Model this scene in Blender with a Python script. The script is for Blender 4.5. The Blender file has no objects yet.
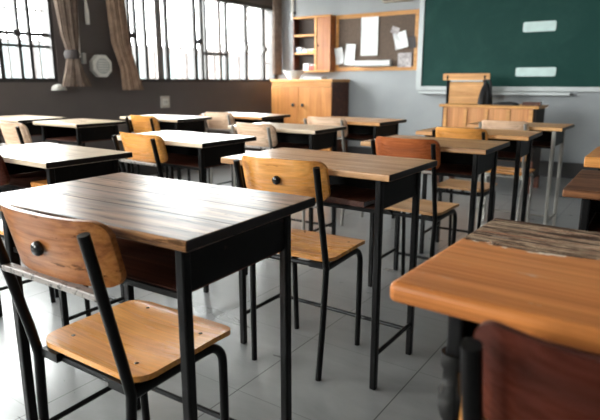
import bpy, bmesh, math, random
from mathutils import Vector
random.seed(7)
R = math.radians
S = bpy.context.scene
COL = S.collection

# ------------------------------------------------------------------ camera
cam_d = bpy.data.cameras.new('camera'); cam = bpy.data.objects.new('camera', cam_d); COL.objects.link(cam)
cam.location = (0, 0, 1.027)
cam.rotation_euler = (R(90 - 12.4), 0, R(34.4))
cam_d.sensor_width = 36; cam_d.lens = 544 / 600 * 36; cam_d.shift_y = -9 / 600
cam_d.clip_start = 0.02; cam_d.clip_end = 200
cam_d.dof.use_dof = True; cam_d.dof.focus_distance = 1.5; cam_d.dof.aperture_fstop = 4.2
S.camera = cam
# ------------------------------------------------------------------ daylight
w = bpy.data.worlds.new('sky'); S.world = w; w.use_nodes = True
bg = w.node_tree.nodes['Background']
bg.inputs[0].default_value = (1.0, 0.985, 0.97, 1); bg.inputs[1].default_value = 6.0
def portal(y0, y1, z0, z1, x=-4.80):
    l = bpy.data.lights.new('window_daylight', 'AREA'); l.shape = 'RECTANGLE'
    l.size = z1 - z0; l.size_y = y1 - y0; l.cycles.is_portal = True
    o = bpy.data.objects.new('window_daylight', l); COL.objects.link(o)
    o.location = (x - 0.12, (y0 + y1) / 2, (z0 + z1) / 2); o.rotation_euler = (0, R(-90), 0)
WINS = [(3.74, 6.40, 1.02, 2.04), (0.55, 3.02, 1.02, 2.50), (-2.3, 0.15, 1.02, 2.50)]  # both rear windows made taller above the view to bring in more daylight
for a in WINS: portal(*a)
ADDED_BACKWIN = (-4.0, -2.2, 1.0, 2.5)     # x0, x1, z0, z1 of an added unseen window, there to light the chair backs
pl = bpy.data.lights.new('window_daylight', 'AREA'); pl.shape = 'RECTANGLE'; pl.size = 1.8; pl.size_y = 1.5; pl.cycles.is_portal = True
po = bpy.data.objects.new('window_daylight', pl); COL.objects.link(po); po.location = (-3.1, -3.16, 1.75); po.rotation_euler = (R(90), 0, 0)
S.view_settings.view_transform = 'Standard'; S.view_settings.look = 'None'
S.view_settings.gamma = 1; S.view_settings.use_curve_mapping = False
S.view_settings.exposure = 2.68
S.cycles.max_bounces = 8; S.cycles.diffuse_bounces = 5; S.cycles.sample_clamp_indirect = 6

# ------------------------------------------------------------------ materials
def new_mat(name):
    m = bpy.data.materials.new(name); m.use_nodes = True
    nt = m.node_tree; b = nt.nodes['Principled BSDF']
    return m, nt, b
def N(nt, t, **kw):
    n = nt.nodes.new(t)
    for k, v in kw.items():
        if k.startswith('_'): setattr(n, k[1:], v)
        else: n.inputs[k.replace('__', ' ')].default_value = v
    return n
def ramp(nt, fac, stops):
    r = nt.nodes.new('ShaderNodeValToRGB'); e = r.color_ramp.elements
    while len(e) < len(stops): e.new(0.5)
    for i, (p, c) in enumerate(stops):
        e[i].position = p; e[i].color = (*c, 1) if len(c) == 3 else c
    nt.links.new(fac, r.inputs[0]); return r.outputs[0]
def mathn(nt, op, a, b=None, clamp=False):
    n = nt.nodes.new('ShaderNodeMath'); n.operation = op; n.use_clamp = clamp
    for i, v in enumerate((a, b)):
        if v is None: continue
        if isinstance(v, (int, float)): n.inputs[i].default_value = v
        else: nt.links.new(v, n.inputs[i])
    return n.outputs[0]
def mixc(nt, f, a, b, mode='MIX'):
    n = nt.nodes.new('ShaderNodeMix'); n.data_type = 'RGBA'; n.blend_type = mode
    for i, v in ((0, f), (6, a), (7, b)):
        if isinstance(v, (int, float)): n.inputs[i].default_value = v
        elif isinstance(v, tuple): n.inputs[i].default_value = (*v, 1)
        else: nt.links.new(v, n.inputs[i])
    return n.outputs[2]
def coords(nt, scale, rnd=True):
    tc = nt.nodes.new('ShaderNodeTexCoord'); v = tc.outputs['Object']
    if rnd:
        oi = nt.nodes.new('ShaderNodeObjectInfo'); vm = nt.nodes.new('ShaderNodeVectorMath'); vm.operation = 'ADD'
        k = mathn(nt, 'MULTIPLY', oi.outputs['Random'], 13.0)
        nt.links.new(v, vm.inputs[0]); nt.links.new(k, vm.inputs[1]); v = vm.outputs[0]
    mp = nt.nodes.new('ShaderNodeMapping'); mp.inputs['Scale'].default_value = scale
    nt.links.new(v, mp.inputs[0]); return mp.outputs[0], tc.outputs['Object']
def noise(nt, vec, scale, detail=6, rough=.6, dist=0.):
    n = N(nt, 'ShaderNodeTexNoise', Scale=scale, Detail=detail, Roughness=rough, Distortion=dist)
    nt.links.new(vec, n.inputs['Vector']); return n.outputs['Fac']
def bump(nt, b, h, s, d=.002):
    n = N(nt, 'ShaderNodeBump', Strength=s, Distance=d); nt.links.new(h, n.inputs['Height']); nt.links.new(n.outputs[0], b.inputs['Normal'])

def warm(c): return (c[0], c[1] * .90, c[2] * .66)
def wood(name, dark, mid, light, rough=(.25, .45), axis='x', grain=1.0, seams=(), knots=0.0, weather=None, spec=.5, stain=.35, wear=0.0, bumps=.25, mottle=0.):
    if not name.startswith(('pale', 'worn')): dark, mid, light = warm(dark), warm(mid), warm(light)
    m, nt, b = new_mat(name)
    sc = {'x': (1.3, 15, 15), 'z': (15, 15, 1.3), 'y': (15, 1.3, 15)}[axis]
    v, raw = coords(nt, sc)
    v2, _ = coords(nt, tuple(s * (.8 if s < 2 else 8) for s in sc))
    vb, _ = coords(nt, (1, 1, 1))
    g = noise(nt, v, 1.6 * grain, 7, .62, .8)
    f = noise(nt, v2, 1.0, 4, .6)
    c = ramp(nt, g, [(.30, dark), (.5, mid), (.68, light)])
    fr = ramp(nt, f, [(.35, (.62, .62, .62)), (.6, (1, 1, 1))])
    c = mixc(nt, .75, c, fr, 'MULTIPLY')
    big = noise(nt, vb, 4.5, 5, .6)
    st = ramp(nt, big, [(.35, (.55, .5, .47)), (.6, (1, 1, 1))])
    c = mixc(nt, stain, c, st, 'MULTIPLY')
    height = g
    sep = nt.nodes.new('ShaderNodeSeparateXYZ'); nt.links.new(raw, sep.inputs[0])
    if wear:
        wn = noise(nt, v, 3.0, 8, .75)
        wm = ramp(nt, wn, [(.66 - wear * .2, (0, 0, 0)), (.7 - wear * .2, (1, 1, 1))])
        c = mixc(nt, mathn(nt, 'MULTIPLY', wm, .8), c, tuple(x * .35 for x in dark))
    if weather:
        # the worn half of the top: bare dark wood with pale splinters, ragged border
        y0, wd, wl, sgn = weather
        edge = mathn(nt, 'MULTIPLY', mathn(nt, 'SUBTRACT', noise(nt, vb, 9, 8, .75), .5), .09)
        t = mathn(nt, 'ADD', mathn(nt, 'MULTIPLY', mathn(nt, 'SUBTRACT', sep.outputs[1], y0), sgn), edge)
        mask = mathn(nt, 'MULTIPLY', t, 250, True)
        rim = mathn(nt, 'MULTIPLY', mathn(nt, 'LESS_THAN', mathn(nt, 'ABSOLUTE', t), .0035), mathn(nt, 'GREATER_THAN', noise(nt, vb, 22, 4), .48))
        vs, _ = coords(nt, (2.2, 46, 10))
        s = noise(nt, vs, 1.9, 8, .72, .4)
        wc = ramp(nt, s, [(.40, wd), (.50, tuple(x * 1.9 for x in wd)), (.535, wl), (.57, tuple(x * .7 for x in wd)), (.61, (.30, .09, .04)), (.64, wl), (.68, tuple(x * 1.2 for x in wd))])
        c = mixc(nt, mask, c, wc)
        c = mixc(nt, rim, c, (.62, .52, .42))
        sc1 = mathn(nt, 'GREATER_THAN', noise(nt, coords(nt, (6, 14, 1))[0], 2.0, 6, .7), .655)
        c = mixc(nt, mathn(nt, 'MULTIPLY', sc1, .55), c, (.42, .36, .31))
    dull = mathn(nt, 'MULTIPLY', g, 0.0)
    if knots:
        vo = nt.nodes.new('ShaderNodeTexVoronoi'); vo.inputs['Scale'].default_value = 1.0
        vk, _ = coords(nt, (5.5, 9, 1)); nt.links.new(vk, vo.inputs['Vector'])
        k = mathn(nt, 'LESS_THAN', vo.outputs['Distance'], knots)
        c = mixc(nt, mathn(nt, 'MULTIPLY', k, .85), c, (.012, .008, .006))
        dull = mathn(nt, 'MAXIMUM', dull, k)
    for y in seams:
        wob = mathn(nt, 'MULTIPLY', mathn(nt, 'SUBTRACT', noise(nt, vb, 3.0, 3), .5), .014)
        d = mathn(nt, 'ABSOLUTE', mathn(nt, 'ADD', mathn(nt, 'SUBTRACT', sep.outputs[1], y), wob))
        k = mathn(nt, 'LESS_THAN', d, .0021)
        c = mixc(nt, mathn(nt, 'MULTIPLY', k, .95), c, (.008, .005, .004))
        dull = mathn(nt, 'MAXIMUM', dull, k)
    nt.links.new(c, b.inputs['Base Color'])
    rm = (rough[0] + rough[1]) / 2
    rr = ramp(nt, g, [(.3, (rm + .05,) * 3), (.7, (rm - .05,) * 3)])
    if weather:
        rr = mixc(nt, mask, rr, (.6, .6, .6)); dull = mathn(nt, 'MAXIMUM', dull, mathn(nt, 'MULTIPLY', mask, .75))
    if wear: dull = mathn(nt, 'MAXIMUM', dull, mathn(nt, 'MULTIPLY', wm, .75))
    fg = ramp(nt, f, [(.38, (.55,) * 3), (.58, (1,) * 3)])
    sp = mathn(nt, 'MULTIPLY', mathn(nt, 'SUBTRACT', 1, mathn(nt, 'MULTIPLY', dull, .92)), mathn(nt, 'MULTIPLY', fg, spec))
    if mottle:
        ml, _ = coords(nt, (1.0, 5, 1)); mo = ramp(nt, noise(nt, ml, 2.6, 6, .6), [(.38, (1 - mottle,) * 3), (.6, (1,) * 3)])
        sp = mathn(nt, 'MULTIPLY', sp, mo)
    nt.links.new(sp, b.inputs['Specular IOR Level'])
    nt.links.new(rr, b.inputs['Roughness'])
    bump(nt, b, height, bumps, .0015)
    return m

def paint(name, col, rough=.5, metal=0., noise_amt=.15, nscale=8., chips=None, spec=.5, bumps=0.):
    m, nt, b = new_mat(name)
    v, _ = coords(nt, (1, 1, 1))
    n = noise(nt, v, nscale, 5, .6)
    c = ramp(nt, n, [(.3, tuple(x * (1 - noise_amt) for x in col)), (.7, tuple(min(1, x * (1 + noise_amt)) for x in col))])
    if chips:
        cc, th, cs = chips
        k = mathn(nt, 'GREATER_THAN', noise(nt, v, cs, 8, .8), th)
        c = mixc(nt, k, c, cc)
    nt.links.new(c, b.inputs['Base Color'])
    b.inputs['Roughness'].default_value = rough; b.inputs['Metallic'].default_value = metal
    b.inputs['Specular IOR Level'].default_value = spec
    if bumps: bump(nt, b, n, bumps)
    return m

M = {}
M['top_dark'] = wood('worn_varnished_planks', (.03, .014, .007), (.17, .072, .028), (.40, .20, .09), (.28, .40), seams=(-.085, .045, .115), knots=.06, wear=.4, spec=.72, mottle=.45)
M['edge_worn'] = wood('chipped_bare_edge', (.05, .02, .01), (.40, .20, .09), (.60, .36, .18), (.4, .5), wear=.75, spec=.2)
M['top_tan'] = wood('tan_desk_top', (.26, .13, .065), (.42, .24, .135), (.54, .34, .20), (.26, .38), spec=.5)
M['top_pale'] = wood('pale_desk_top', (.36, .26, .17), (.52, .40, .28), (.62, .50, .37), (.22, .4), spec=.7)
M['top_honey'] = wood('honey_desk_top', (.38, .18, .08), (.56, .30, .14), (.68, .42, .22), (.28, .4), spec=.45)
M['top_orange'] = wood('smooth_orange_top', (.42, .145, .05), (.54, .21, .075), (.62, .27, .11), (.28, .36), grain=.6, stain=.2, weather=(.035, (.030, .014, .008), (.60, .44, .30), 1), spec=.28)
M['top_black'] = wood('dark_weathered_top', (.03, .016, .010), (.10, .042, .024), (.24, .11, .06), (.35, .5), wear=.5, spec=.22)
M['top_flat_orange'] = wood('orange_desk_top', (.42, .16, .045), (.55, .24, .07), (.62, .30, .10))
M['ply_orange'] = wood('orange_plywood', (.46, .19, .06), (.68, .32, .10), (.80, .42, .16), (.2, .34), stain=.3, grain=.6, spec=.6, bumps=.1, wear=.1)
M['ply_brown'] = wood('scuffed_brown_plywood', (.16, .055, .018), (.36, .14, .048), (.52, .24, .09), (.28, .45), stain=.7, knots=.04, wear=.32, spec=.4)
M['ply_red'] = wood('red_brown_plywood', (.22, .055, .018), (.33, .09, .028), (.42, .13, .04), (.3, .45), grain=.5)
M['ply_maroon'] = wood('dark_maroon_plywood', (.035, .009, .006), (.065, .014, .009), (.10, .024, .014), (.3, .5), grain=.5, spec=.2)
M['ply_pale'] = wood('pale_plywood', (.52, .32, .20), (.66, .44, .30), (.76, .56, .41), (.3, .45), grain=.5, stain=.15)
M['ply_tan'] = wood('tan_plywood', (.46, .26, .15), (.62, .37, .22), (.72, .48, .31), (.28, .42), grain=.5, stain=.15)
M['cab_wood'] = wood('light_cabinet_wood', (.46, .18, .06), (.60, .27, .10), (.72, .37, .16), (.35, .5), axis='z', grain=.35, stain=.2)
M['shelf_wood'] = wood('orange_shelf_wood', (.34, .12, .04), (.44, .17, .06), (.54, .24, .095), (.35, .5), axis='z', grain=.35)
M['frame_wood'] = wood('honey_frame_wood', (.55, .25, .08), (.66, .34, .12), (.78, .44, .18), (.35, .5), grain=.4)
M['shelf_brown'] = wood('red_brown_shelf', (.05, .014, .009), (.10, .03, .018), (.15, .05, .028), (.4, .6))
M['black'] = paint('black_painted_steel', (.004, .0035, .0035), .36, chips=((.10, .05, .03), .72, 40), spec=.16)
M['blackbox'] = paint('black_sheet_metal', (.004, .0032, .003), .45, chips=((.03, .018, .014), .64, 30), spec=.14)
M['edge'] = paint('black_painted_edge', (.007, .005, .005), .4, chips=((.14, .07, .035), .68, 45), spec=.3)
M['steel'] = paint('worn_grey_steel', (.36, .34, .31), .35, .55, chips=((.05, .035, .03), .66, 40))
M['rail'] = paint('chipped_grey_strip', (.24, .21, .19), .38, .35, chips=((.03, .024, .022), .56, 60))
M['bolt'] = paint('dark_bolt', (.04, .038, .036), .22, .8)
M['windowframe'] = paint('dark_window_frame', (.022, .018, .017), .5)
M['windowpale'] = paint('sliding_sash_grey', (.22, .19, .18), .5)
M['darkpaper'] = paint('dark_card', (.05, .04, .04), .6)
M['paper'] = paint('white_paper', (.80, .81, .82), .7, noise_amt=.05)
M['greypaper'] = paint('grey_print', (.42, .38, .38), .6, noise_amt=.5, nscale=40)
M['white'] = paint('white_plastic', (.72, .70, .66), .45, noise_amt=.04)
M['greyplastic'] = paint('grey_plastic', (.42, .43, .42), .5, noise_amt=.05)
M['cream'] = paint('cream_plastic', (.55, .50, .44), .45, noise_amt=.04)
M['beige'] = paint('beige_metal', (.42, .36, .28), .5, noise_amt=.05)
M['darkback'] = paint('dark_shelf_back', (.035, .022, .016), .7)
M['alu'] = paint('pale_aluminium', (.38, .40, .40), .4, .2, noise_amt=.05)
M['cloth_black'] = paint('black_cloth', (.018, .018, .02), .85)
M['bowl'] = paint('white_ceramic', (.80, .79, .76), .25, noise_amt=.03)
M['blue'] = paint('blue_card', (.18, .26, .40), .5)
M['yellow'] = paint('yellow_card', (.62, .42, .12), .5)
M['red'] = paint('red_card', (.45, .07, .05), .5)
M['cork'] = paint('brown_corkboard', (.125, .088, .066), .9, noise_amt=.25, nscale=60, bumps=.2)
M['pale_aqua'] = paint('pale_aqua_strip', (.52, .66, .64), .5, noise_amt=.12)
M['ceil'] = paint('ceiling_white', (.62, .61, .59), .8, noise_amt=.03)
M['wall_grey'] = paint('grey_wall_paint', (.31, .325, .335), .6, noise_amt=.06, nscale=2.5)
M['wall_shaded'] = paint('shaded_wall_paint', (.105, .088, .084), .65, noise_amt=.08, nscale=2.5)  # left wall's backlit shade put into a darker warm grey
M['baseboard'] = paint('dark_baseboard', (.035, .032, .032), .5)
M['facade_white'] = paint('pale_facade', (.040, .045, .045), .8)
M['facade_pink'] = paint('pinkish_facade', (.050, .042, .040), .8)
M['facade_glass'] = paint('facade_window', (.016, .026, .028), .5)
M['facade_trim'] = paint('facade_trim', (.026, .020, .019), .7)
M['ground'] = paint('pale_paving', (.45, .44, .42), .9)

def board_mat():
    m, nt, b = new_mat('green_chalkboard')
    v, raw = coords(nt, (1, 1, 1), False)
    n = noise(nt, v, 2.2, 6, .65, .6); n2 = noise(nt, v, 9, 6, .7, 1.)
    k = mathn(nt, 'MULTIPLY', ramp(nt, n, [(.45, (0, 0, 0)), (.7, (1, 1, 1))]), mathn(nt, 'MULTIPLY', n2, .30))
    c = mixc(nt, k, (.002, .040, .032), (.045, .125, .105))
    nt.links.new(c, b.inputs['Base Color']); b.inputs['Roughness'].default_value = .55; b.inputs['Specular IOR Level'].default_value = .15
    return m
M['board'] = board_mat()
def curtain_mat(name, c1, c2, tr):
    m, nt, b = new_mat(name)
    v, _ = coords(nt, (1, 1, 1)); n = noise(nt, v, 14, 5, .6)
    c = ramp(nt, n, [(.3, c1), (.7, c2)])
    nt.links.new(c, b.inputs['Base Color']); b.inputs['Roughness'].default_value = .9
    t = nt.nodes.new('ShaderNodeBsdfTranslucent'); nt.links.new(c, t.inputs[0])
    mx = nt.nodes.new('ShaderNodeMixShader'); mx.inputs[0].default_value = tr
    nt.links.new(b.outputs[0], mx.inputs[1]); nt.links.new(t.outputs[0], mx.inputs[2])
    nt.links.new(mx.outputs[0], nt.nodes['Material Output'].inputs[0])
    return m
M['curtain'] = curtain_mat('tan_curtain', (.20, .13, .09), (.36, .24, .165), .3)
M['curtain_grey'] = curtain_mat('taupe_curtain', (.12, .085, .066), (.22, .16, .125), .2)
def glass_mat():
    m, nt, b = new_mat('window_glass')
    nt.nodes.remove(b)
    t = nt.nodes.new('ShaderNodeBsdfTransparent'); t.inputs[0].default_value = (.95, .98, .98, 1)
    g = nt.nodes.new('ShaderNodeBsdfGlossy'); g.inputs['Roughness'].default_value = .05
    mx = nt.nodes.new('ShaderNodeMixShader'); mx.inputs[0].default_value = .05
    nt.links.new(t.outputs[0], mx.inputs[1]); nt.links.new(g.outputs[0], mx.inputs[2])
    nt.links.new(mx.outputs[0], nt.nodes['Material Output'].inputs[0])
    return m
M['glass'] = glass_mat()
def floor_mat():
    m, nt, b = new_mat('grey_floor_tiles')
    tc = nt.nodes.new('ShaderNodeTexCoord'); raw = tc.outputs['Object']
    sep = nt.nodes.new('ShaderNodeSeparateXYZ'); nt.links.new(raw, sep.inputs[0])
    T = .46
    def line(out, off, width):
        u = mathn(nt, 'MULTIPLY', mathn(nt, 'ADD', out, off), 1 / T)
        fr = mathn(nt, 'FRACT', u); d = mathn(nt, 'MINIMUM', fr, mathn(nt, 'SUBTRACT', 1, fr))
        return mathn(nt, 'LESS_THAN', d, width / T), mathn(nt, 'FLOOR', u)
    lx, ix = line(sep.outputs[0], 1.12 + T * 20, .0022); ly, iy = line(sep.outputs[1], T * 20 + .12, .0016)
    cv = nt.nodes.new('ShaderNodeCombineXYZ'); nt.links.new(ix, cv.inputs[0]); nt.links.new(iy, cv.inputs[1])
    wn = nt.nodes.new('ShaderNodeTexWhiteNoise'); nt.links.new(cv.outputs[0], wn.inputs[0])
    mp = nt.nodes.new('ShaderNodeMapping'); mp.inputs['Scale'].default_value = (1, 2.5, 1); nt.links.new(raw, mp.inputs[0])
    n = noise(nt, mp.outputs[0], 2.2, 6, .65, .5)
    c = ramp(nt, n, [(.3, (.15, .151, .15)), (.7, (.22, .221, .218))])
    tv = ramp(nt, wn.outputs[0], [(0, (.88, .88, .88)), (1, (1.0, 1.0, 1.0))])
    c = mixc(nt, 1., c, tv, 'MULTIPLY')
    g = mathn(nt, 'MAXIMUM', lx, mathn(nt, 'MULTIPLY', ly, .5))
    c = mixc(nt, g, c, (.02, .02, .02))
    nt.links.new(c, b.inputs['Base Color'])
    r = ramp(nt, n, [(.3, (.27,) * 3), (.7, (.31,) * 3)]); nt.links.new(r, b.inputs['Roughness'])
    b.inputs['Specular IOR Level'].default_value = .75
    n3 = noise(nt, raw, 5, 4, .5); bump(nt, b, n3, .06, .01)
    return m
M['floor'] = floor_mat()

# ------------------------------------------------------------------ mesh helpers
class MB:
    def __init__(s): s.v = []; s.f = []; s.mi = []; s.smooth = False
    def add(s, vs, fs, mi=0):
        o = len(s.v); s.v += [tuple(p) for p in vs]; s.f += [tuple(i + o for i in f) for f in fs]; s.mi += [mi] * len(fs); return s
    def box(s, a, b, mis=None):
        x0, y0, z0 = a; x1, y1, z1 = b
        vs = [(x0, y0, z0), (x1, y0, z0), (x1, y1, z0), (x0, y1, z0), (x0, y0, z1), (x1, y0, z1), (x1, y1, z1), (x0, y1, z1)]
        fs = [(0, 3, 2, 1), (4, 5, 6, 7), (0, 1, 5, 4), (1, 2, 6, 5), (2, 3, 7, 6), (3, 0, 4, 7)]
        for i, f in enumerate(fs): 
            if i == 0: s.add(vs, [f], (mis or [0] * 6)[0]); base = len(s.v) - 8
            else: s.f.append(tuple(k + base for k in f)); s.mi.append((mis or [0] * 6)[i])
        return s
    def tube(s, path, r, seg=10, cap=True):
        P = [Vector(p) for p in path]; n = len(P); up = Vector((0.13, 0.21, 1)).normalized(); rings = []
        nrm = None
        for i in range(n):
            t = (P[min(i + 1, n - 1)] - P[max(i - 1, 0)]).normalized()
            if nrm is None:
                nrm = t.cross(Vector((1, 0, 0)) if abs(t.x) < .8 else Vector((0, 1, 0))).normalized()
            nrm = (nrm - t * nrm.dot(t)).normalized(); bn = t.cross(nrm)
            rr = r[i] if isinstance(r, (list, tuple)) else r
            rings.append([P[i] + (nrm * math.cos(2 * math.pi * k / seg) + bn * math.sin(2 * math.pi * k / seg)) * rr for k in range(seg)])
        vs = [p for rg in rings for p in rg]
        fs = [(i * seg + k, i * seg + (k + 1) % seg, (i + 1) * seg + (k + 1) % seg, (i + 1) * seg + k) for i in range(n - 1) for k in range(seg)]
        if cap: fs += [tuple(reversed(range(seg))), tuple((n - 1) * seg + k for k in range(seg))]
        return s.add(vs, fs)
    def slab(s, W, D, t, r, fn=None, nx=14, nr=7, ny=6):
        """rounded-corner panel in u,v with thickness t along w; fn(u,v,w)->xyz"""
        rows = []
        e = [r * (1 - math.cos(math.pi / 2 * k / nr)) for k in range(nr + 1)]
        vs_ = [-D / 2 + x for x in e] + [-D / 2 + r + (D - 2 * r) * k / ny for k in range(1, ny)] + [D / 2 - x for x in reversed(e)]
        for v in vs_:
            dv = max(0, abs(v) - (D / 2 - r)); hw = W / 2 - r + math.sqrt(max(0, r * r - dv * dv))
            rows.append([(hw * (2 * k / nx - 1), v) for k in range(nx + 1)])
        fn = fn or (lambda u, v, w: (u, v, w))
        m, n = len(rows), nx + 1; vs = []; fs = []
        for wv in (t / 2, -t / 2):
            for row in rows: vs += [fn(u, v, wv) for u, v in row]
        L = m * n
        for i in range(m - 1):
            for j in range(n - 1):
                a, b_, c, d = i * n + j, i * n + j + 1, (i + 1) * n + j + 1, (i + 1) * n + j
                fs.append((a, b_, c, d)); fs.append((L + d, L + c, L + b_, L + a))
        loop = [j for j in range(n)] + [i * n + n - 1 for i in range(1, m)] + [(m - 1) * n + j for j in range(n - 2, -1, -1)] + [i * n for i in range(m - 2, 0, -1)]
        for k in range(len(loop)):
            a, b_ = loop[k], loop[(k + 1) % len(loop)]; fs.append((b_, a, L + a, L + b_))
        return s.add(vs, fs)
    def lathe(s, prof, seg=24, c=(0, 0, 0), axis='z'):
        vs = []
        for r_, z in prof:
            for k in range(seg):
                a = 2 * math.pi * k / seg; x, y = r_ * math.cos(a), r_ * math.sin(a)
                p = (x, y, z) if axis == 'z' else (x, -z, y) if axis == 'y' else (z, x, y)
                vs.append((p[0] + c[0], p[1] + c[1], p[2] + c[2]))
        n = len(prof)
        fs = [(i * seg + k, i * seg + (k + 1) % seg, (i + 1) * seg + (k + 1) % seg, (i + 1) * seg + k) for i in range(n - 1) for k in range(seg)]
        fs += [tuple(reversed(range(seg))), tuple((n - 1) * seg + k for k in range(seg))]
        return s.add(vs, fs)
    def build(s, name, mats, parent=None, bevel=0, smooth=False, loc=None, rz=0):
        me = bpy.data.meshes.new(name); me.from_pydata(s.v, [], s.f)
        if not isinstance(mats, (list, tuple)): mats = [mats]
        for m in mats: me.materials.append(m)
        for p, i in zip(me.polygons, s.mi): p.material_index = i
        bm = bmesh.new(); bm.from_mesh(me); bmesh.ops.remove_doubles(bm, verts=bm.verts, dist=1e-6); bmesh.ops.recalc_face_normals(bm, faces=bm.faces); bm.to_mesh(me); bm.free()
        o = bpy.data.objects.new(name, me); COL.objects.link(o)
        if parent: o.parent = parent
        if loc: o.location = loc
        if rz: o.rotation_euler = (0, 0, rz)
        if smooth:
            for p in me.polygons: p.use_smooth = True
            md = o.modifiers.new('edge', 'EDGE_SPLIT'); md.split_angle = R(40)
        if bevel:
            md = o.modifiers.new('bevel', 'BEVEL'); md.width = bevel; md.segments = 3 if bevel > .002 else 2; md.limit_method = 'ANGLE'; md.angle_limit = R(35)
        return o
def tag(o, label, cat, group=None):
    o['label'] = label; o['category'] = cat
    if group: o['group'] = group
    return o
def thing(name, label, cat, loc=(0, 0, 0), rz=0, group=None):
    o = bpy.data.objects.new(name, None); COL.objects.link(o); o.location = loc; o.rotation_euler = (0, 0, rz); o.empty_display_size = .1
    return tag(o, label, cat, group)
def struct(name, mb, mats, bevel=0, parent=None):
    o = mb.build(name, mats, parent, bevel)
    if not parent: o['kind'] = 'structure'
    return o
def bx(a, b): return MB().box(a, b)

# ------------------------------------------------------------------ room
XL, XR, YF, YB, ZC = -4.80, 3.2, 6.45, -3.0, 2.75
struct('floor', bx((XL - .2, YB - .2, -.06), (XR + .2, YF + .2, 0)), M['floor'])
struct('ceiling', bx((XL - .2, YB - .2, ZC), (XR + .2, YF + .2, ZC + .1)), M['ceil'])
struct('wall_front', bx((XL - .2, YF, 0), (XR + .2, YF + .2, ZC)), M['wall_grey'])
wb_ = MB(); bw = ADDED_BACKWIN
wb_.box((XL - .2, YB - .2, 0), (bw[0], YB, ZC)).box((bw[1], YB - .2, 0), (XR + .2, YB, ZC)).box((bw[0], YB - .2, 0), (bw[1], YB, bw[2])).box((bw[0], YB - .2, bw[3]), (bw[1], YB, ZC))
struct('wall_back', wb_, M['wall_grey'])
struct('wall_right', bx((XR, YB, 0), (XR + .2, YF, ZC)), M['wall_grey'])
wl = MB(); ys = [YB]
for (a, b, z0, z1) in sorted(WINS): ys += [a, b]
ys.append(YF)
for i in range(0, len(ys), 2): wl.box((XL - .2, ys[i], 0), (XL, ys[i + 1], ZC))
for (a, b, z0, z1) in WINS:
    wl.box((XL - .2, a, 0), (XL, b, z0)); wl.box((XL - .2, a, z1), (XL, b, ZC))
struct('wall_left', wl, M['wall_shaded'])
struct('baseboard_front', bx((XL, YF - .015, 0), (XR, YF, .17)), M['baseboard'])
struct('baseboard_left', bx((XL, YB, 0), (XL + .015, YF - .015, .12)), M['baseboard'])

def window(name, y0, y1, z0, z1, mull, hbars, thin, pale=(), latch=(), sub=()):
    r = bpy.data.objects.new(name, None); COL.objects.link(r); r['kind'] = 'structure'; r.location = (XL, (y0 + y1) / 2, z0)
    ox, oy, oz = r.location
    def P(mb, nm, m, bev=0):
        mb.v = [(x - ox, y - oy, z - oz) for x, y, z in mb.v]; return mb.build(nm, m, r, bev)
    f = MB(); t = .035
    f.box((XL - .11, y0, z0), (XL - .005, y1, z0 + t)); f.box((XL - .11, y0, z1 - t * 1.4), (XL - .005, y1, z1))
    f.box((XL - .11, y0, z0 + t), (XL - .005, y0 + t, z1 - t * 1.4)); f.box((XL - .11, y1 - t, z0 + t), (XL - .005, y1, z1 - t * 1.4))
    P(f, 'window_frame', M['windowframe'])
    for y, wd in mull: P(bx((XL - .075, y - wd / 2, z0 + t), (XL - .035, y + wd / 2, z1 - t)), 'mullion', M['windowframe'])
    for y, wd in pale: P(bx((XL - .095, y - wd / 2, z0 + t), (XL - .07, y + wd / 2, z1 - t)), 'sash', M['windowpale'])
    for (a, b, z, wd) in hbars: P(bx((XL - .068, a, z - wd / 2), (XL - .04, b, z + wd / 2)), 'crossbar', M['windowframe'])
    g = MB()
    for y in thin: g.tube([(XL - .15, y, z0 - .01), (XL - .15, y, z1 + .01)], .010, 6)
    for (a, b, z) in sub: g.tube([(XL - .15, a, z), (XL - .15, b, z)], .010, 6)
    P(g, 'security_grille', M['windowpale'])
    for y, z in latch: P(MB().box((XL - .035, y - .03, z - .028), (XL - .005, y + .03, z + .028)), 'latch', M['windowframe'], .006)
    P(bx((XL - .084, y0 + t, z0 + t), (XL - .081, y1 - t, z1 - t)), 'pane', M['glass'])
    return r
# window beside the chalkboard wall, then the two behind it along the same wall
window('window_1', *WINS[0], mull=[(3.90, .038), (3.98, .038), (4.11, .04), (4.42, .038), (4.86, .05), (4.97, .038), (5.04, .034), (5.42, .04), (5.80, .05), (6.18, .05)],
       hbars=[(5.0, 5.42, 1.36, .035)], thin=[4.60, 4.72, 5.12, 5.2, 5.28, 5.62, 5.98], pale=[(4.33, .09), (5.33, .05)],
       latch=[(3.94, 1.50), (4.9, 1.49), (5.8, 1.46), (6.18, 1.46)], sub=[(5.42, 5.8, 1.62), (5.8, 6.18, 1.55), (5.8, 6.18, 1.40), (6.18, 6.4, 1.28), (4.6, 4.86, 1.42), (4.6, 4.86, 1.64)])
window('window_2', *WINS[1], mull=[(2.53, .035), (2.705, .028), (2.805, .03), (2.0, .04), (1.3, .04)],
       hbars=[(.55, 3.02, 1.335, .022), (.55, 3.02, 1.44, .03)], thin=[.7, .85, 1.0, 1.15, 1.45, 1.6, 1.75, 1.88, 2.12, 2.25, 2.38, 2.60, 2.66, 2.88, 2.95], pale=[(1.2, .05)], latch=[(2.68, 1.44)], sub=[(.55, 3.02, 1.66)])
window('window_3', *WINS[2], mull=[(-1.7, .04), (-1.1, .04), (-.5, .04)], hbars=[(-2.3, .15, 1.44, .03)], thin=[], pale=[(-.9, .05)])

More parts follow.
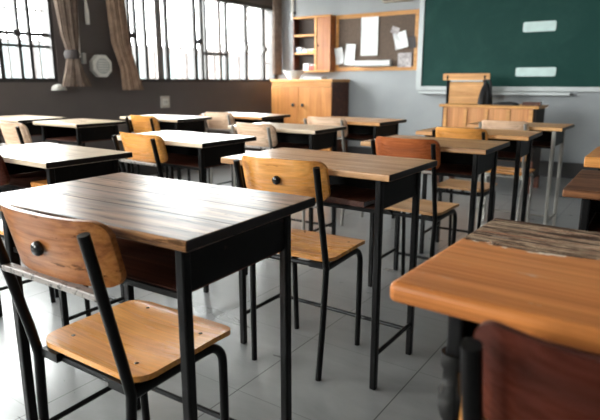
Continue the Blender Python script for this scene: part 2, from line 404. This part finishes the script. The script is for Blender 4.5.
wf = MB(); bw = ADDED_BACKWIN
wf.box((bw[0], YB - .1, bw[2]), (bw[1], YB - .03, bw[2] + .04)).box((bw[0], YB - .1, bw[3] - .04), (bw[1], YB - .03, bw[3]))
for k in range(3):
    xx = bw[0] + (bw[1] - bw[0] - .04) * k / 2; wf.box((xx, YB - .1, bw[2] + .04), (xx + .04, YB - .03, bw[3] - .04))
w4 = struct('added_back_window', wf, M['windowframe'])  # added window behind the camera, for daylight on the chair backs
bx((bw[0] + .04, YB - .07, bw[2] + .04), (bw[1] - .04, YB - .067, bw[3] - .04)).build('pane', M['glass'], w4)

# ------------------------------------------------------------------ outside, through the panes
struct('ground', bx((-40, -20, -.6), (XL - .25, 40, -.5)), M['ground'])
def building(x, y0, y1, h, mat, label, rows, cols, ledge=True):
    t = thing('building', label, 'building', (x, (y0 + y1) / 2, -.5))
    L = (y1 - y0)
    bx((-4, -L / 2, 0), (0, L / 2, h)).build('facade', mat, t)
    for z in rows:
        if ledge: bx((0, -L / 2 + .1, z - .62), (.18, L / 2 - .1, z - .5)).build('ledge', M['facade_trim'], t)
        for k in range(cols):
            c = -L / 2 + (k + .5) * L / cols
            f = bx((.0, c - .42, z - .45), (.05, c + .42, z + .45)).build('window', M['facade_trim'], t)
            bx((.05, c - .36, z - .39), (.06, c + .36, z + .39)).build('pane', M['facade_glass'], f)
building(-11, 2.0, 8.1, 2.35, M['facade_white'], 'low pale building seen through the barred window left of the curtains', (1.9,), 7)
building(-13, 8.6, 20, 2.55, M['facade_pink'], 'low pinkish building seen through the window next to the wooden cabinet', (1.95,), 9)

# ------------------------------------------------------------------ desks
def make_desk(X, Y, rot, W, D, h, top, label, leg_mat='black', thick=.022, box=True, shelf=None, edge='edge', extra=None, bev=.004, inset=.055, front=None):
    t = thing('school_desk', label, 'desk', (X, Y, 0), R(rot), 'school desks in rows')
    mb = MB().box((-W / 2, -D / 2, h - thick), (W / 2, D / 2, h), [0, 0, 2, 1, 0, 1])
    mb.build('tabletop', [M[top], M[edge], M[front or top]], t, bev)
    lx, lyn, lyf = W / 2 - inset, D / 2 - .045, D / 2 - .05
    zt = h - thick; zb = zt - .10; r = .0115
    def leg(x, y): 
        return MB().box((x - r, y - r, 0), (x + r, y + r, zt)).build('leg', M[leg_mat], t, .005)
    for sx in (-1, 1):
        leg(sx * lx, -lyn); leg(sx * lx, lyf)
    for sx in (-1, 1):
        bx((sx * lx - .004, -lyn + r, zb), (sx * lx + .004, lyf - r, zt)).build('side_panel', M['blackbox'], t)
        MB().tube([(sx * lx, -lyn + r, .125), (sx * lx, lyf - r, .125)], .008, 8).build('foot_rail', M[leg_mat], t, smooth=True)
    bx((-lx + r, lyf - .006, zb - .01), (lx - r, lyf + .002, zt)).build('back_panel', M['blackbox'], t)
    MB().tube([(-lx + r, lyf, .10), (lx - r, lyf, .10)], .008, 8).build('stretcher', M[leg_mat], t, smooth=True)
    bx((-lx + .005, -lyn + .004, zb - .008), (lx - .005, lyf - .008, zb)).build('shelf', M['shelf_brown'], t)
    bx((-lx + r, -lyn - .004, zb - .014), (lx - r, -lyn + .004, zb - .002)).build('shelf_lip', M['blackbox'], t)
    return t
DESKS = [
 (-1.020, .837, 2.0, .686, .436, .758, 'top_dark', 'dark worn plank desk with glossy top, in front of the scuffed brown chair', dict(bev=.004, front='edge_worn')),
 (-1.031, 1.680, -.5, .690, .390, .752, 'top_tan', 'tan wooden desk behind the chair with one bolt in its orange back', {}),
 (-2.118, 1.245, -.8, .640, .370, .748, 'top_pale', 'whitish glossy desk at the left edge, just beyond the dark plank desk', {}),
 (-3.50, 2.335, 0, .52, .400, .750, 'top_pale', 'pale topped black desk beyond the beige chair at far left, below the white fan', {}),
 (-4.27, 2.34, 0, .62, .400, .750, 'top_pale', 'pale desk under the barred window, closest to the left corner of the picture', {}),
 (-2.098, 1.995, 0, .653, .396, .750, 'top_pale', 'white reflecting desk with the orange chair at its left end', {}),
 (-3.392, 3.039, 1.0, .654, .380, .750, 'top_pale', 'pale desk below the wall socket, with a small orange chair', {}),
 (-3.038, 3.605, .5, .674, .403, .752, 'top_honey', 'long pale desk closest to the wooden cabinet, with a beige chair', {}),
 (-2.038, 2.825, .9, .664, .374, .750, 'top_pale', 'cream topped desk with the pale beige chair, third of its row', {}),
 (-1.969, 3.582, -1., .650, .430, .753, 'top_honey', 'honey topped desk right of the cabinet, under the corkboard', {}),
 (-.943, 2.530, 0, .600, .399, .745, 'top_tan', 'tan desk behind the red-brown chair back', {}),
 (-.931, 3.191, 1.0, .622, .379, .746, 'top_honey', 'honey brown desk between the red-brown chair row and the teacher desk', {}),
 (-.862, 3.895, -1.2, .600, .398, .746, 'top_honey', 'desk on pale steel legs just before the teacher desk', dict(leg_mat='steel')),
 (.097, 1.756, 1.0, .650, .389, .750, 'top_black', 'dark weathered desk at the right edge, behind the half peeled orange desk', {}),
 (.060, 2.474, 0, .650, .400, .752, 'top_flat_orange', 'orange topped desk at the right edge, only its corner showing', dict(thick=.04)),
 (.034, .870, -2.2, .650, .460, .758, 'top_orange', 'big orange desk at lower right with its far half peeled to dark wood', dict(thick=.030, bev=.009, edge='top_orange', inset=.085)),
]
desk_objs = []
for (X, Y, ro, W, D, h, top, lab, kw) in DESKS: desk_objs.append(make_desk(X, Y, ro, W, D, h, top, lab, **kw))
# the orange desk's left near leg has a pale collar and a rough wooden corner block
dr = desk_objs[-1]
MB().lathe([(.017, .56), (.021, .575), (.021, .60), (.016, .61), (.016, .635), (.020, .64), (.020, .66)], 16, (-.24, -.185, 0)).build('collar', M['bolt'], dr, smooth=True)
bx((-.225, -.20, .54), (-.195, -.165, .636)).build('corner_block', M['ply_orange'], dr, .004)

# ------------------------------------------------------------------ chairs
def copy_tree(o, parent=None):
    c = o.copy(); COL.objects.link(c); c.parent = parent
    for ch in list(o.children): copy_tree(ch, c)
    return c
def make_chair(name='school_chair'):
    t = thing(name, 'x', 'chair')
    # plywood seat, slightly dished with a rolled front edge
    def sf(u, v, w):
        dish = -.010 * (1 - (u / .17) ** 2) * (1 - (v / .155) ** 2) 
        roll = -.012 * max(0, (v - .09) / .065) ** 2
        return (u, v + .165, .433 + w + dish + roll)
    seat = MB().slab(.35, .315, .013, .05, sf).build('seat', M['ply_orange'], t, .002, True)
    for (u, v) in ((-.12, -.10), (.11, -.105), (-.10, .11), (.125, .075)):
        x_, y_, z_ = sf(u, v, .0065); MB().lathe([(.005, 0), (.005, .0008), (.003, .0014)], 10, (x_, y_, z_ - .0003)).build('screw', M['bolt'], seat)
    # curved plywood back, its ends wrapping forward
    def bf(u, v, w):
        k = .042 * (abs(u) / .18) ** 3
        z = .712 + v; lean = -(z - .45) * .24
        return (u, .006 + lean + k + w, z)
    MB().slab(.354, .137, .012, .032, bf, nx=20).build('backrest', M['ply_orange'], t, .002, True)
    for sx in (-1, 1):
        # rear leg runs up past the seat as the upright of the back
        x = .162 * sx
        MB().tube([(x * 1.02, -.078, .764), (x * 1.02, -.064, .70), (x * 1.01, -.046, .62), (x, -.014, .48), (x, .0, .41), (x * .96, -.010, .2), (x * .90, -.022, 0)], .0115, 12).build('leg', M['black'], t, smooth=True)
        # front leg: from under the seat's rear, along its side, bending down at the front
        pth = [(x * .97, .005, .405), (x * .97, .20, .408)]
        for k in range(1, 7):
            a = R(15 * k); pth.append((x * .97, .225 + .055 * math.sin(a), .353 + .055 * math.cos(a)))
        pth += [(x * .95, .284, .2), (x * .92, .288, 0)]
        MB().tube(pth, .0115, 12).build('leg', M['black'], t, smooth=True)
    sfm = MB()
    sfm.tube([(-.146, .02, .407), (.146, .02, .407)], .009, 8); sfm.tube([(-.146, .20, .409), (.146, .20, .409)], .009, 8); sfm.tube([(0, .02, .407), (0, .20, .409)], .008, 8)
    for sx in (-1, 1): sfm.box((sx * .12 - .03, .0, .403), (sx * .12 + .03, .05, .424))
    sfm.build('seat_frame', M['black'], t)
    bx((-.162, -.061, .629), (.162, -.040, .643)).build('back_rail', M['rail'], t, .003)
    MB().lathe([(.0155, -.004), (.0155, .002), (.012, .007), (.005, .009)], 16, (0, -.069, .708), 'y').build('bolt', M['bolt'], t, smooth=True)
    return t
proto = make_chair(); first = [True]
def recolor(o, names, mat):
    for ch in o.children:
        if ch.name.split('.')[0] in names:
            ch.material_slots[0].link = 'OBJECT'; ch.material_slots[0].material = M[mat]
GR = 'school chairs behind the desks'
CHAIRS = [
 (-1.0, .597, 1.0, 'ply_brown', 'ply_orange', 'black', 'scuffed brown-backed chair at lower left, pushed up to the dark plank desk'),
 (-1.068, 1.462, 3.0, 'ply_orange', 'ply_orange', 'black', 'orange plywood chair with a single black bolt, pushed up to the tan desk'),
 (-2.155, 1.775, -3.0, 'ply_orange', 'ply_orange', 'black', 'small orange chair at the left end of the white reflecting desk'),
 (-3.29, 2.74, 0, 'ply_orange', 'ply_orange', 'black', 'little orange chair furthest back on the left, below the wall socket'),
 (-3.374, 1.82, -2, 'ply_pale', 'ply_pale', 'black', 'beige backed chair at the far left in front of the desk under the window'),
 (-3.10, 3.36, 0, 'ply_pale', 'ply_pale', 'steel', 'beige chair at the desk closest to the wooden cabinet'),
 (-2.105, 2.60, -3, 'ply_pale', 'ply_pale', 'steel', 'pale chair before the cream desk, just beyond the bolted orange chair'),
 (-2.053, 3.34, 0, 'ply_pale', 'ply_orange', 'steel', 'pale backed chair at the honey desk under the corkboard'),
 (-.99, 2.305, -1, 'ply_red', 'ply_tan', 'black', 'red-brown backed chair with a pale seat, right of the tan desk'),
 (-.965, 2.975, 1, 'ply_orange', 'ply_tan', 'black', 'honey backed chair with a cream seat, second behind the red-brown one'),
 (-.91, 3.675, -1, 'ply_pale', 'ply_orange', 'steel', 'pale backed chair right before the teacher desk front'),
 (.022, .575, -1, 'ply_maroon', 'ply_maroon', 'black', 'dark maroon chair back at the bottom right corner'),
 (-2.205, 1.03, 0, 'ply_maroon', 'ply_orange', 'black', 'dark chair cut off by the left edge, at the whitish desk'),
]
NARROW = {-1.068: .95, -2.205: .92, -2.155: .92, -3.29: .82, -3.374: .88, -3.10: .85, -2.105: .88, -2.053: .92, -.99: .88, -.965: .82, -.91: .85}   # narrower chairs
for (X, Y, ro, bmat, smat, fmat, lab) in CHAIRS:
    c = proto if first[0] else copy_tree(proto); first[0] = False
    c.location = (X, Y + (0 if X == -3.374 else .022), 0); c.rotation_euler = (0, 0, R(ro)); tag(c, lab, 'chair', GR)
    c.scale.x = NARROW.get(round(X, 3), 1)
    recolor(c, ('backrest',), bmat); recolor(c, ('seat',), smat)
    if not lab.startswith(('scuffed', 'orange plywood')):
        for ch in list(c.children):
            if ch.name.startswith('bolt'): bpy.data.objects.remove(ch); continue
            for g_ in list(ch.children): bpy.data.objects.remove(g_)
    if fmat != 'black': recolor(c, ('leg', 'seat_frame'), fmat)

# books lying in the desk boxes
def book(x, y, z, w, d, t, rz, mat, label, group='books inside the desks'):
    r = thing('book', label, 'book', (x, y, z), R(rz), group)
    c = MB(); c.box((-w / 2, -d / 2, 0), (w / 2, d / 2, .002)); c.box((-w / 2, -d / 2, t - .002), (w / 2, d / 2, t)); c.box((-w / 2, -d / 2, .002), (-w / 2 + .002, d / 2, t - .002))
    c.build('cover', M[mat], r); bx((-w / 2 + .002, -d / 2 + .003, .002), (w / 2 - .003, d / 2 - .003, t - .002)).build('pages', M['paper'], r)
book(-1.12, 1.63, .630, .20, .19, .014, 96, 'shelf_brown', 'brown book on the shelf of the tan desk, left one')
book(-.87, 1.63, .630, .20, .17, .018, 85, 'shelf_brown', 'brown book on the shelf of the tan desk, right one')
book(-1.93, 1.19, .626, .19, .11, .03, 93, 'top_flat_orange', 'orange book inside the whitish desk at the left')

# ------------------------------------------------------------------ teacher's desk and chair
td = thing('teacher_desk', 'orange wooden teacher desk with panelled front, before the chalkboard', 'desk', (-1.49, 5.51, 0))
bx((-.465, -.22, .782), (.465, .22, .806)).build('desktop', M['frame_wood'], td, .005)
bx((-.41, -.20, .30), (.41, -.18, .782)).build('front_panel', M['cab_wood'], td, .002)
for k in range(5):
    x = -.40 + k * .20
    bx((x - .018, -.212, .32), (x + .018, -.20, .77)).build('batten', M['frame_wood'], td, .003)
bx((-.41, -.222, .41), (.41, -.212, .44)).build('metal_strip', M['alu'], td)
for sx in (-1, 1):
    bx((sx * .425 - .014, -.18, .12), (sx * .425 + .014, .20, .782)).build('side_panel', M['darkback'], td, .003)
    for sy in (-.175, .18): bx((sx * .425 - .025, sy - .025, 0), (sx * .425 + .025, sy + .025, .12 if sy > 0 else .30)).build('leg', M['shelf_brown'], td, .003)

tc = thing('teacher_chair', 'wooden chair with black uprights standing behind the teacher desk', 'chair', (-1.90, 5.95, 0), 0)
def tb(u, v, w): return (u * (1 + .5 * max(0, v)), -.0 - v * .12 + w, 1.05 + v)
MB().slab(.50, .07, .02, .01, lambda u, v, w: (u, w - .035, 1.075 + v)).build('top_rail', M['frame_wood'], tc, .003)
bx((-.17, -.028, 1.025), (.17, -.016, 1.04)).build('back_strip', M['alu'], tc)
bx((-.185, -.02, .78), (.185, -.002, 1.02)).build('backrest', M['frame_wood'], tc, .003)
MB().slab(.44, .42, .02, .04, lambda u, v, w: (u, v + .21, .46 + w)).build('seat', M['frame_wood'], tc, .003, True)
for sx in (-1, 1):
    MB().tube([(sx * .20, -.035, 1.09), (sx * .20, -.01, .8), (sx * .2, 0, .45), (sx * .2, 0, 0)], .016, 10).build('leg', M['black'], tc, smooth=True)
    MB().tube([(sx * .20, .40, .45), (sx * .2, .41, 0)], .015, 10).build('leg', M['black'], tc, smooth=True)
# black cloth bag slumped on the teacher desk
def lump(name, label, cat, loc, sx, sy, sz, mat, seed, group=None, nseg=26, nr=12):
    rnd = random.Random(seed); ph = [rnd.uniform(0, 6.28) for _ in range(8)]
    vs = []; fs = []
    for i in range(nr + 1):
        e = math.pi / 2 * i / nr
        for k in range(nseg):
            a = 2 * math.pi * k / nseg
            q = 1 + .10 * math.sin(3 * a + ph[0]) + .07 * math.sin(5 * a + ph[1] + 2 * e) + .05 * math.sin(9 * a + ph[2] - 3 * e)
            vs.append((sx * q * math.cos(e) * math.cos(a), sy * q * math.cos(e) * math.sin(a), sz * math.sin(e) * (1 + .12 * math.sin(2 * a + ph[3]) * math.cos(e))))
    for i in range(nr):
        for k in range(nseg): fs.append((i * nseg + k, i * nseg + (k + 1) % nseg, (i + 1) * nseg + (k + 1) % nseg, (i + 1) * nseg + k))
    fs.append(tuple(reversed(range(nseg))))
    o = MB().add(vs, fs).build(name, mat, None, 0, True, loc); tag(o, label, cat, group); return o
bag = lump('bag', 'black soft bag slumped beside the chair on the teacher desk', 'bag', (-1.58, 5.55, .806), .065, .11, .21, M['cloth_black'], 3)
hd = MB().tube([(-.02, 0, .17), (.0, -.01, .235), (.04, -.02, .23), (.055, -.03, .16), (.06, -.03, .06)], .012, 8).build('handle', M['cloth_black'], bag, smooth=True)
lump('folded_cloth', 'flat black cloth trailing over the teacher desk, right of the bag', 'cloth', (-1.36, 5.50, .806), .12, .10, .030, M['cloth_black'], 5)
book(-1.14, 5.56, .806, .14, .16, .03, 94, 'shelf_brown', 'red-brown book at the right end of the teacher desk', None)

# ------------------------------------------------------------------ chalkboard
cb = thing('chalkboard', 'large green chalkboard in a pale frame on the front wall', 'chalkboard', (-.75, YF, .92))
hw = 1.92
bx((-hw + .06, -.02, .05), (hw - .06, -.002, 1.32)).build('writing_surface', M['board'], cb)
fr = MB(); fr.box((-hw, -.035, 0), (hw, 0, .05)).box((-hw, -.035, 1.32), (hw, 0, 1.37)).box((-hw, -.035, .05), (-hw + .06, 0, 1.32)).box((hw - .06, -.035, .05), (hw, 0, 1.32))
fr.build('frame', M['alu'], cb, .004)
trb = MB(); trb.box((-1.86, -.11, -.04), (-.19, 0, -.022)).box((-1.86, -.11, -.022), (-.19, -.102, -.005)); trb.build('chalk_tray', M['alu'], cb, .003)
for (x0, x1, z0, z1, l) in ((-1.48, -1.15, 1.545, 1.65, 'upper short pale strip on the green chalkboard'), (-1.52, -1.11, 1.08, 1.175, 'lower long pale strip on the green chalkboard')):  # thin pale aqua strips on the board surface
    o = MB().slab(x1 - x0, z1 - z0, .006, .02, lambda u, v, w: (u, w, v)).build('pale_strip', M['pale_aqua'], None, .001, False, ((x0 + x1) / 2, YF - .024, (z0 + z1) / 2)); tag(o, l, 'card', 'pale strips on the chalkboard')

# ------------------------------------------------------------------ corkboard with papers
ck = thing('corkboard', 'brown corkboard in an orange wooden frame on the front wall', 'corkboard', (-3.255, YF, 1.16))
bx((-.53, -.015, .05), (.53, -.002, .66)).build('cork_panel', M['cork'], ck)
fr = MB(); fr.box((-.575, -.022, 0), (.575, 0, .05)).box((-.575, -.022, .66), (.575, 0, .71)).box((-.575, -.022, .05), (-.53, 0, .66)).box((.53, -.022, .05), (.575, 0, .66))
fr.build('frame', M['frame_wood'], ck, .004)
def sheet(x0, x1, z0, z1, mat, label, curl=.01, rot=0, y=YF - .026, name='paper_sheet', cat='paper', seed=1):
    W, H = x1 - x0, z1 - z0
    def f(u, v, w):
        a = R(rot); uu = u * math.cos(a) - v * math.sin(a); vv = u * math.sin(a) + v * math.cos(a)
        k = curl * ((2 * u / W) ** 2 * .5 + .5 * (max(0, -2 * v / H)) ** 2 + .25 * math.sin(seed + u * 40 + v * 25))
        return (uu, -abs(k) + w, vv)
    o = MB().slab(W, H, .0012, .004, f, nx=12, nr=2, ny=10).build(name, M[mat], None, 0, True, ((x0 + x1) / 2, y, (z0 + z1) / 2)); tag(o, label, cat, 'papers pinned on the corkboard')
sheet(-3.45, -3.21, 1.35, 1.82, 'paper', 'tall white sheet pinned at the middle top of the corkboard', .006)
sheet(-3.82, -3.70, 1.25, 1.46, 'paper', 'curled white sheet at the left frame of the corkboard, the left one', .03, 8, seed=2)
sheet(-3.675, -3.53, 1.235, 1.50, 'paper', 'curled white sheet in the left part of the corkboard, right of another', .03, -5, seed=4)
sheet(-2.98, -2.81, 1.42, 1.62, 'paper', 'crumpled white note in the upper right part of the corkboard', .03, 12, seed=3)
sheet(-3.03, -2.92, 1.60, 1.68, 'greypaper', 'small grey scrap above the crumpled white note', .015, -20, seed=6)
sheet(-2.79, -2.70, 1.42, 1.56, 'darkpaper', 'small dark scrap right of the crumpled white note', .015, 10, seed=8)
sheet(-2.93, -2.75, 1.20, 1.37, 'greypaper', 'square grey print at the lower right of the corkboard', .006)
rl = MB().tube([(-.25, 0, 0), (.25, 0, 0)], .038, 14).build('paper_roll', M['paper'], None, 0, True, (-3.25, YF - .08, 1.249)); tag(rl, 'long white paper roll lying along the bottom frame of the corkboard', 'paper roll')
# beige box above
wb = thing('wall_box', 'beige box on the wall above the corkboard, only its bottom showing', 'box', (-2.95, YF, 1.97))
bx((-.19, -.10, 0), (.19, 0, .25)).build('housing', M['beige'], wb, .01); bx((-.17, -.104, .02), (.17, -.10, .05)).build('grille', M['darkback'], wb)

# ------------------------------------------------------------------ wall shelf
ws = thing('wall_shelf', 'orange wooden wall shelf with open bays and a closed door beside the corkboard', 'shelf', (-4.14, YF, 1.15))
x0, x1, d = -.30, .295, -.14
bx((x0, d, .70), (x1, 0, .725)).build('top_board', M['frame_wood'], ws, .003); bx((x0, d, 0), (x1, 0, .022)).build('bottom_board', M['frame_wood'], ws, .003)
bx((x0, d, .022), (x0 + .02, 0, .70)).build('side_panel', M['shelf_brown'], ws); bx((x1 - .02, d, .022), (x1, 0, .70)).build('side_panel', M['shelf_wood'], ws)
bx((.05, d, .022), (.085, 0, .70)).build('divider', M['frame_wood'], ws, .002)
bx((x0 + .02, -.012, .022), (x1 - .02, 0, .70)).build('back_panel', M['darkback'], ws)
for z in (.235, .47): bx((x0 + .02, d + .005, z), (.05, -.012, z + .022)).build('shelf', M['frame_wood'], ws, .002)
dd = bx((.088, d + .008, .025), (x1 - .022, d + .024, .698)).build('door', M['shelf_wood'], ws, .003)
MB().lathe([(.008, 0), (.012, .012), (.004, .02)], 12, (.11, d + .008, .34), 'y').build('knob', M['bolt'], dd)
def small_box(x, y, z, w, dpt, h, mat, label, rz=0, g='clutter on the wall shelf'):
    t = thing('small_box', label, 'box', (x, y, z), R(rz), g)
    bx((-w / 2, -dpt / 2, 0), (w / 2, dpt / 2, h * .8)).build('carton', M[mat], t, .002); bx((-w / 2 - .002, -dpt / 2 - .002, h * .8), (w / 2 + .002, dpt / 2 + .002, h)).build('lid', M['paper'], t, .002)
Z1 = 1.15 + .257
small_box(-4.36, YF - .075, Z1, .08, .08, .07, 'blue', 'small blue box on the middle board of the wall shelf')
small_box(-4.27, YF - .08, Z1, .07, .07, .05, 'paper', 'small white box beside the blue one on the wall shelf', 12)
small_box(-4.16, YF - .08, Z1, .09, .06, .045, 'yellow', 'small yellow box on the middle board of the wall shelf', -8)
Z0 = 1.172
small_box(-4.24, YF - .08, Z0, .08, .08, .09, 'paper', 'white box on the lowest board of the wall shelf')
small_box(-4.15, YF - .08, Z0, .06, .07, .08, 'red', 'red box on the lowest board of the wall shelf', 8)

# ------------------------------------------------------------------ corner cabinet
cx0, cx1, cy, ch = -4.585, -3.625, 6.0, 1.055
cab = thing('cabinet', 'light wooden two-door cabinet in the corner under the wall shelf', 'cabinet', ((cx0 + cx1) / 2, 6.22, 0))
hw = (cx1 - cx0) / 2
bx((-hw, -.20, .08), (-hw + .02, .22, ch - .035)).build('side_panel', M['cab_wood'], cab); bx((hw - .02, -.20, .08), (hw, .22, ch - .035)).build('side_panel', M['shelf_brown'], cab)  # right side's shade put into a darker brown colour
bx((-hw - .012, -.225, ch - .035), (hw + .012, .225, ch)).build('top_board', M['frame_wood'], cab, .004)
bx((-hw + .02, .20, .08), (hw - .02, .22, ch - .035)).build('back_panel', M['darkback'], cab)
bx((-hw + .02, -.19, 0), (hw - .02, .2, .08)).build('plinth', M['darkback'], cab)
bx((-hw + .02, -.20, .88 + .08), (hw - .02, -.18, ch - .035)).build('top_rail', M['frame_wood'], cab)
for sx in (-1, 1):
    a, b = (-hw + .004, -.03) if sx < 0 else (-.025, hw - .004)
    dd = bx((a, -.222, .09), (b, -.201, .955)).build('door', M['cab_wood'], cab, .003)
    MB().lathe([(.010, 0), (.022, .014), (.022, .024), (.010, .030)], 14, (-.03 + sx * .075, -.222, .72), 'y').build('knob', M['bolt'], dd, smooth=True)
o = MB().lathe([(.07, 0), (.075, .01), (.135, .095), (.14, .11), (.13, .11), (.065, .02)], 28).build('bowl', M['bowl'], None, 0, True, (-4.28, 6.10, ch)); tag(o, 'white bowl on top of the corner cabinet', 'bowl')
book(-3.93, 6.10, ch, .26, .18, .03, 5, 'greyplastic', 'grey book lying on the right end of the cabinet top', None)
# conduit in the corner
cdt = MB().tube([(0, 0, 1.85), (0, 0, 2.70)], .022, 12).build('conduit', M['white'], None, 0, True, (-4.52, YF - .03, 0)); tag(cdt, 'white vertical conduit on the wall above the shelf', 'pipe')
for z in (1.93, 2.4): bx((-.035, -.006, z), (.035, .03, z + .03)).build('clip', M['bolt'], cdt)

# ------------------------------------------------------------------ left wall objects
def curtain(label, prof, mat, seed, pleats=9, amp=.22, X=XL + .09, group='curtains'):
    """prof: (z, y centre, half width, half depth)"""
    rnd = random.Random(seed); ph = rnd.uniform(0, 6); n = 96; vs = []; fs = []
    pts = []
    for i in range(len(prof) - 1):
        for k in range(6):
            t = k / 6; t = t * t * (3 - 2 * t); pts.append([a + (b - a) * t for a, b in zip(prof[i], prof[i + 1])])
    pts.append(list(prof[-1])); cy_ = prof[0][1]
    for i, (z, yc, hwid, hd_) in enumerate(pts):
        for k in range(n):
            a = 2 * math.pi * k / n
            q = 1 + amp * math.sin(pleats * a + ph + .9 * math.sin(2 * a + i * .12) + .25 * math.sin(i * .4)) * (.6 + .4 * math.sin(3 * a + ph)) + .06 * math.sin(2.3 * pleats * a + i * .2)
            vs.append((hd_ * q * math.cos(a), yc - cy_ + hwid * (1 + .25 * (q - 1)) * math.sin(a), z))
    m = len(pts)
    for i in range(m - 1):
        for k in range(n): fs.append((i * n + k, i * n + (k + 1) % n, (i + 1) * n + (k + 1) % n, (i + 1) * n + k))
    fs += [tuple(range(n)), tuple((m - 1) * n + k for k in reversed(range(n)))]
    o = MB().add(vs, fs).build('curtain', M[mat], None, 0, True, (X, cy_, 0)); tag(o, label, 'curtain', group); return o
c1 = curtain('taupe curtain knotted together at the right side of the barred window', [(2.60, 3.10, .13, .05), (1.9, 3.10, .12, .05), (1.45, 3.12, .09, .04), (1.30, 3.13, .055, .045), (1.22, 3.13, .06, .05), (1.10, 3.14, .10, .05), (.98, 3.15, .15, .055)], 'curtain_grey', 1)
MB().lathe([(.03, -.05), (.062, -.035), (.072, 0), (.062, .035), (.03, .05)], 20, (0, .02, 1.27)).build('knot', M['darkpaper'], c1, smooth=True)
curtain('tan curtain hanging at the left side of the window by the white fan', [(2.60, 3.62, .11, .05), (1.9, 3.64, .10, .05), (1.4, 3.68, .10, .05), (1.15, 3.76, .09, .055), (.94, 3.80, .12, .06)], 'curtain', 2)
curtain('narrow taupe curtain in the corner above the wooden cabinet', [(2.60, 6.33, .08, .045), (1.9, 6.34, .08, .045), (1.3, 6.33, .09, .045), (1.12, 6.33, .09, .045)], 'curtain_grey', 3, X=XL + .08)
rod = MB().tube([(0, YB + .3, 2.62), (0, YF - .05, 2.62)], .014, 10).build('curtain_rod', M['bolt'], None, 0, True, (XL + .09, 0, 0)); tag(rod, 'dark curtain rod along the top of the window wall', 'rod')
cl = lump('crumpled_cloth', 'crumpled white cloth hanging at the foot of the knotted curtain', 'cloth', (XL + .035, 2.99, .945), .03, .075, .055, M['white'], 9)

fan = thing('ventilation_fan', 'white octagonal ventilator on the wall between the two curtains', 'fan', (XL, 3.465, 1.175))
def octa(r, x0, x1, nm, mat, par, seg=8, b=.006):
    vs = [(x, r * math.cos(2 * math.pi * (k + .5) / seg), r * math.sin(2 * math.pi * (k + .5) / seg)) for x in (x0, x1) for k in range(seg)]
    fs = [(k, (k + 1) % seg, seg + (k + 1) % seg, seg + k) for k in range(seg)] + [tuple(reversed(range(seg))), tuple(range(seg, 2 * seg))]
    return MB().add(vs, fs).build(nm, mat, par, b)
octa(.115, 0, .07, 'housing', M['white'], fan); octa(.075, .07, .078, 'grille', M['greyplastic'], fan, 24, .002)
for k in range(5): bx((.078, -.055, -.052 + k * .024), (.082, .055, -.045 + k * .024)).build('louver', M['white'], fan)
bx((0, -.19, .02), (.03, -.15, .12)).build('bracket', M['greyplastic'], fan, .004)
pc = MB().tube([(0, 0, 2.62), (0, 0, 1.8), (0, .005, 1.66), (0, .005, 1.56)], [.006, .008, .022, .020], 10).build('pull_cord', M['white'], None, 0, True, (XL + .05, 3.34, 0)); tag(pc, 'white curtain cord with a tassel hanging between the two curtains', 'cord')
pc2 = MB().tube([(0, 0, 2.62), (0, .01, 1.9), (0, .0, 1.25)], .014, 8).build('bright_edge_strip', M['white'], None, 0, True, (XL + .02, 3.245, 0)); tag(pc2, 'white strip standing in for light along the knotted curtain edge', 'strip')  # white strip stands in for the bright light at the curtain edge
so = thing('wall_socket', 'cream wall socket below the window', 'socket', (XL, 4.30, .80))
bx((0, -.065, -.065), (.012, .065, .065)).build('plate', M['cream'], so, .004); bx((.012, -.04, -.04), (.018, .04, .04)).build('socket_face', M['white'], so, .003)
for s in (-1, 1): bx((.018, s * .015 - .004, -.008), (.019, s * .015 + .004, .008)).build('slot', M['bolt'], so)
